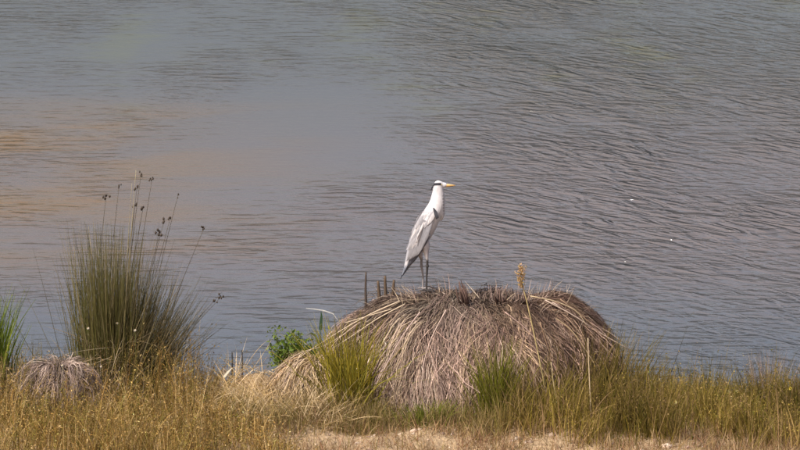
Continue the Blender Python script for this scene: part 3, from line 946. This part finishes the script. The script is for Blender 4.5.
# ------------------------------------------------------------------ the heron
def heron():
    foot = at(424, 290.5, 0.05)
    sx = 0.00899
    sz = sx / math.cos(R(PITCH))
    root = empty('heron', foot, 'grey heron with orange bill standing on the big dead tussock', 'bird')

    def q(px, py, y=0.0):                           # sideways outline of the bird in its own metres
        return np.array([(px - 424) * sx, y, (290.5 - py) * sz])

    # trunk, neck and head as one loft: centre, half height in profile, half breadth
    st = [((402.5, 275), .008, .014), ((406, 268), .020, .035), ((411, 257), .048, .055), ((416, 246), .070, .082), ((421.5, 235), .086, .098),
          ((427, 224), .092, .102), ((432, 215), .084, .094), ((436, 208), .078, .078), ((437.6, 202), .070, .062), ((438.0, 196), .060, .050),
          ((438.0, 191.5), .050, .040), ((438.0, 188), .044, .036), ((438.0, 185.4), .039, .033), ((438.2, 183), .034, .027), ((438.6, 181), .014, .012)]
    C = np.array([q(*s[0]) for s in st]); A = np.array([s[1] for s in st]); B = np.array([s[2] for s in st])
    k = np.linspace(0, len(st) - 1, 60)

    def sm(v):
        r = np.interp(k, np.arange(len(st)), v)
        for _ in range(3):
            r[1:-1] = (r[:-2] + 2 * r[1:-1] + r[2:]) / 4
        return r
    C = np.stack([sm(C[:, d]) for d in range(3)], -1); A = sm(A); B = sm(B)
    T = unit(np.gradient(C, axis=0)); Yv = np.array([0, 1, 0.0]); Nn = np.cross(T, Yv)
    n = 24
    an = np.arange(n) * 2 * math.pi / n
    V = C[:, None] + A[:, None, None] * np.cos(an)[None, :, None] * Nn[:, None] + B[:, None, None] * np.sin(an)[None, :, None] * Yv
    i = np.arange(59)[:, None] * n + np.arange(n)[None]
    j = np.arange(59)[:, None] * n + (np.arange(n)[None] + 1) % n
    g = Geo()
    F = np.stack([i, i + n, j + n, j], -1).reshape(-1, 4)
    g.add(V.reshape(-1, 3), F, (0, 0, 0))
    g.f.append(np.arange(n)[None]); g.f.append(np.arange(n)[None, ::-1] + 59 * n)
    # skull drawn out towards the bill
    blob(g, q(438.6, 185.0), (.046, .031, .036), (0, 0, 0), 20, 14)
    blob(g, q(442.6, 185.3), (.043, .021, .024), (0, 0, 0), 20, 14)
    # chest plumes bulging below the throat
    blob(g, q(440.5, 209), (.042, .050, .105), (0, 0, 0), 20, 14)
    # legs: feathered thigh, shank, ankle, toes
    for yy, hx, hy, ax, ay, fx in ((-.045, 425.5, 246, 427.2, 265, 426.6), (.045, 419.5, 250, 421.5, 267, 423.0)):
        tube(g, [q(hx - 1.5, hy - 9, yy), q(hx, hy, yy), q(hx + .6, hy + 6, yy), q(ax, ay - 7, yy)], [.045, .040, .024, .0125], (0, 0, 0), 12)
        tube(g, [q(ax, ay - 8, yy), q(ax, ay, yy), q(fx, 276, yy), q(fx, 290.5, yy)], [.0115, .0120, .0092, .0092], (0, 0, 0), 10)
        blob(g, q(ax, ay, yy), (.0165, .0150, .019), (0, 0, 0), 10, 8)
        for ang, L in ((0, .085), (.55, .078), (-.55, .078), (math.pi, .06)):
            p0 = q(fx, 289.5, yy); d = np.array([math.cos(ang), math.sin(ang), 0])
            tube(g, [p0, p0 + d * L * .5 + np.array([0, 0, .008]), p0 + d * L + np.array([0, 0, -.008])], [.0085, .0075, .0055], (0, 0, 0), 8)
    tmp = g.build('body_cage', M_FEATHER)
    rm = tmp.modifiers.new('r', 'REMESH'); rm.mode = 'VOXEL'; rm.voxel_size = 0.0042; rm.use_smooth_shade = True
    s_ = tmp.modifiers.new('s', 'SMOOTH'); s_.factor = 0.5; s_.iterations = 4
    dg = bpy.context.evaluated_depsgraph_get()
    me = bpy.data.meshes.new_from_object(tmp.evaluated_get(dg))
    bpy.data.objects.remove(tmp, do_unlink=True)
    me.name = 'body'
    nv = len(me.vertices)
    co = np.empty(nv * 3, np.float32); me.vertices.foreach_get('co', co); co = co.reshape(-1, 3).astype(float)
    PX = co[:, 0] / sx + 424; PY = 290.5 - co[:, 2] / sz
    white = np.array((0.60, 0.58, 0.605)); grey = np.array((0.34, 0.33, 0.36)); black = np.array((0.025, 0.025, 0.032))
    legc = np.array((0.30, 0.27, 0.265)); belly = np.array((0.50, 0.46, 0.475))
    nz = rng.normal(0, 1, nv)
    col = np.tile(white, (nv, 1))

    def mixin(c, m):
        nonlocal col
        col = col * (1 - m[:, None]) + np.asarray(c) * m[:, None]
    back = sstep(2.0, -4.0, (PX - 424) + (PY - 229) * 0.52) * sstep(206, 212, PY)
    mixin(grey, back * 0.9)
    mixin(belly, sstep(222, 236, PY) * (1 - back) * .8)
    mixin(np.array((0.17, 0.18, 0.215)), sstep(262, 268, PY) * sstep(414, 410, PX))             # tail
    mixin(np.array((0.60, 0.57, 0.58)), sstep(196, 203, PY) * sstep(214, 206, PY) * .5)      # neck turns a little greyer
    eye = np.exp(-((PY - (183.8 + 0.03 * (438.5 - PX) ** 2)) / 1.35) ** 4) * sstep(431.5, 433, PX) * sstep(441.6, 440.6, PX)
    mixin(black, np.clip(eye * 1.1, 0, 1))
    leg = sstep(257, 260, PY) * sstep(416, 418, PX)
    mixin(legc, leg)
    mixin(np.array((0.055, 0.05, 0.05)), leg * (co[:, 1] < 0))                               # the near leg is darker
    # dark streaks down the front of the neck
    sp = np.exp(-((PX - 443.0 + (PY - 200) * -0.05) / 0.7) ** 2) * (np.sin(PY * 2.1) > -0.2) * sstep(192, 196, PY) * sstep(216, 210, PY)
    mixin(np.array((0.12, 0.11, 0.12)), sp * .7)
    col *= (1 + 0.03 * nz)[:, None]
    ca = me.color_attributes.get('Col') or me.color_attributes.new('Col', 'FLOAT_COLOR', 'POINT')
    if ca.domain != 'POINT' or len(ca.data) != nv:
        me.color_attributes.remove(ca); ca = me.color_attributes.new('Col', 'FLOAT_COLOR', 'POINT')
    ca.data.foreach_set('color', np.c_[np.clip(col, 0, 1), np.ones(nv)].astype(np.float32).ravel())
    me.materials.clear(); me.materials.append(M_FEATHER)
    me.polygons.foreach_set('use_smooth', np.ones(len(me.polygons), bool))
    link(bpy.data.objects.new('body', me), root)

    # bill: two mandibles with a line between
    for nm, dz, tip, hh, c in (('upper_mandible', 0.5, (455.2, 185.6), .0150, (0.80, 0.50, 0.20)), ('lower_mandible', 1.75, (454.6, 185.9), .0100, (0.70, 0.42, 0.17))):
        g = Geo()
        a, b = q(443.0, 185.0 + dz), q(*tip)
        t = np.linspace(0, 1, 8)
        P = a[None] * (1 - t[:, None]) + b[None] * t[:, None]
        rad = hh * (1 - t ** 1.3 * .9) + .0008
        cc = np.array(c)[None] * np.linspace(1.05, .8, 8)[:, None]
        tube(g, P, rad, cc, 10)
        g.build(nm, M_HORN, root, True)
    for s in (-1, 1):
        g = Geo()
        blob(g, q(441.1, 184.6, s * .0235), (.0058, .004, .0058), (0.75, 0.55, 0.08), 12, 8)
        e = g.build('eye', M_EYE, root, True)
        g = Geo()
        blob(g, q(441.1, 184.6, s * .0262), (.0030, .0025, .0030), (0.005, 0.005, 0.005), 10, 6)
        g.build('pupil', M_EYE, e, True)
        # black plume trailing from the eye stripe
        g = Geo()
        P = np.array([[q(434, 185.2, s * .026), q(432.0, 187.6, s * .026), q(431.0, 189.6, s * .022), q(430.2, 191.5, s * .018)]])
        P = P + np.linspace(0, .004, 4)[None, :, None]
        ribbons(g, P, np.array([.016]), np.array([(0.025, 0.025, 0.032)]), (1, .15), np.broadcast_to(unit(np.array([.8, s * -.3, .5])), (1, 4, 3)))
        g.build('head_plume', M_FEATHER, root)

    # folded wings: overlapping rows of feathers over each flank
    def wing(s):
        k2 = 14

        def feather(g, p0, p1, bulge, w, c, tipc=None):
            t = np.linspace(0, 1, 9)[:, None]
            P = p0[None] * (1 - t) + p1[None] * t
            P[:, 1] += s * bulge * np.sin(t[:, 0] * math.pi * .85)
            T_ = unit(np.gradient(P, axis=0))
            sd = unit(np.cross(T_, np.array([0, s, 0.0])))
            prof = np.sin(np.clip(t[:, 0] * .86 + .14, 0, 1) * math.pi) ** .55
            hw = w * .5 * prof
            rib = P + np.array([0, s, 0]) * .004
            V = np.stack([P - sd * hw[:, None], rib, P + sd * hw[:, None]], 1)
            a = np.arange(8) * 3
            F = np.concatenate([np.stack([a, a + 1, a + 4, a + 3], -1), np.stack([a + 1, a + 2, a + 5, a + 4], -1)])
            cc = np.asarray(c)[None] * (1 - t ** 3) + np.asarray(c if tipc is None else tipc)[None] * t ** 3
            g.add(V.reshape(-1, 3), F, np.repeat(cc, 3, 0) * np.tile([[.84], [1.06], [.93]], (9, 1)))
        G0 = np.array((0.32, 0.315, 0.345)); G1 = np.array((0.43, 0.42, 0.45)); W0 = np.array((0.64, 0.61, 0.625)); DK = np.array((0.11, 0.11, 0.13))
        wroot = None
        # flight feathers along the lower edge, dark, then secondaries, coverts and pale plumes on top
        g = Geo()
        for m in range(9):
            f = m / 8
            feather(g, q(430 - 5 * f, 232 - 4 * f, s * .100), q(412.5 - 6 * f, 262.5 + 5 * f, s * .030), .012, .030, DK * (1 + .5 * rng.random()), DK)
        wroot = g.build('wing', M_FEATHER, root)
        wroot['label'] = 'folded grey wing with dark flight feathers'
        g = Geo()
        for m in range(13):
            f = m / 12
            p0 = q(431 - 8 * f, 221 - 4 * f, s * (.104 + .004 * f)); p1 = q(418 - 12 * f, 253 + 8 * f, s * (.072 - .03 * f))
            feather(g, p0, p1, .02, .034, G0 * rng.uniform(.9, 1.15), G1 * .95)
        g.build('secondary_feathers', M_FEATHER, wroot)
        g = Geo()
        for r in range(4):
            for m in range(9):
                f = m / 8
                p0 = q(435 - 12 * f - r * 2.2, 210 + 4 * f + r * 7.0, s * (.088 + .014 * min(1, r / 2)))
                d = np.array([-9.5, 15.5]) * rng.uniform(.8, 1.1)
                x1, y1 = 435 - 12 * f - r * 2.2 + d[0], 210 + 4 * f + r * 7.0 + d[1]
                p1 = q(x1, y1, s * (.107 - .010 * r - .012 * f))
                c = (G1 if (m + r) % 3 else W0) * rng.uniform(.86, 1.1)
                feather(g, p0, p1, .010, .036, c, c * 1.06)
        g.build('covert_feathers', M_FEATHER, wroot)
        g = Geo()
        for m in range(10):
            f = m / 9
            p0 = q(428 - 5 * f, 211 + 1.5 * f, s * (.085 - .05 * f)); p1 = q(416 - 6.0 * f + rng.normal(0, 1), 236 + 9 * f + rng.normal(0, 2), s * (.112 - .055 * f))
            feather(g, p0, p1, .016, .020, W0 * rng.uniform(.92, 1.05), W0 * 1.05)
        g.build('scapular_plumes', M_FEATHER, wroot)
        # black shoulder patch at the bend of the wing
        g = Geo()
        for m in range(5):
            feather(g, q(433.2 + .5 * m, 206.0 + .6 * m, s * .085), q(436.4 + .5 * m, 217.5 - .5 * m, s * .105), .012, .016, DK * .5)
        g.build('shoulder_patch', M_FEATHER, wroot)
    # loose plumes over the chest and the root of the neck
    g = Geo()
    nb = 46
    f = rng.random(nb); sd = rng.uniform(-1, 1, nb)
    P0 = np.stack([q(442.5 - 1.5 * f_, 203 + 9 * f_, 0) for f_ in f]) + np.c_[np.zeros(nb), sd * .055, np.zeros(nb)]
    P0[:, 0] -= (np.abs(sd) ** 2) * .03
    P0[:, 0] += .012
    dd = unit(np.c_[rng.normal(-.10, .10, nb), rng.normal(0, .10, nb), np.full(nb, -1.0)])
    t4 = np.linspace(0, 1, 5)[None, :, None]
    PP = P0[:, None] + dd[:, None] * rng.uniform(.07, .16, nb)[:, None, None] * t4 + np.array([-.03, 0, 0]) * t4 ** 2
    ribbons(g, PP, rng.uniform(.006, .012, nb), mixcol(nb, [(0.66, 0.63, 0.65), (0.58, 0.55, 0.57), (0.40, 0.39, 0.42)], .08, [3, 3, 1]), (1, .1), np.broadcast_to(unit(np.array([.5, .8, .1])), (nb, 5, 3)))
    g.build('chest_plumes', M_FEATHER, root, kind='stuff')
    for s in (-1, 1):
        wing(s)
    # tail
    g = Geo()
    for m in range(7):
        f = (m - 3) / 3
        P = np.array([[q(411, 258, f * .03), q(407, 266.5, f * .036), q(403.5, 273, f * .042), q(400.8, 278.5 - abs(f), f * .046)]])
        ribbons(g, P, np.array([.034]), np.array([(0.19, 0.205, 0.25)]) * rng.uniform(.85, 1.15), (1, .55), np.broadcast_to(unit(np.array([.3, .9, .2])), (1, 4, 3)))
    g.build('tail_feathers', M_FEATHER, root)
    return root


heron()
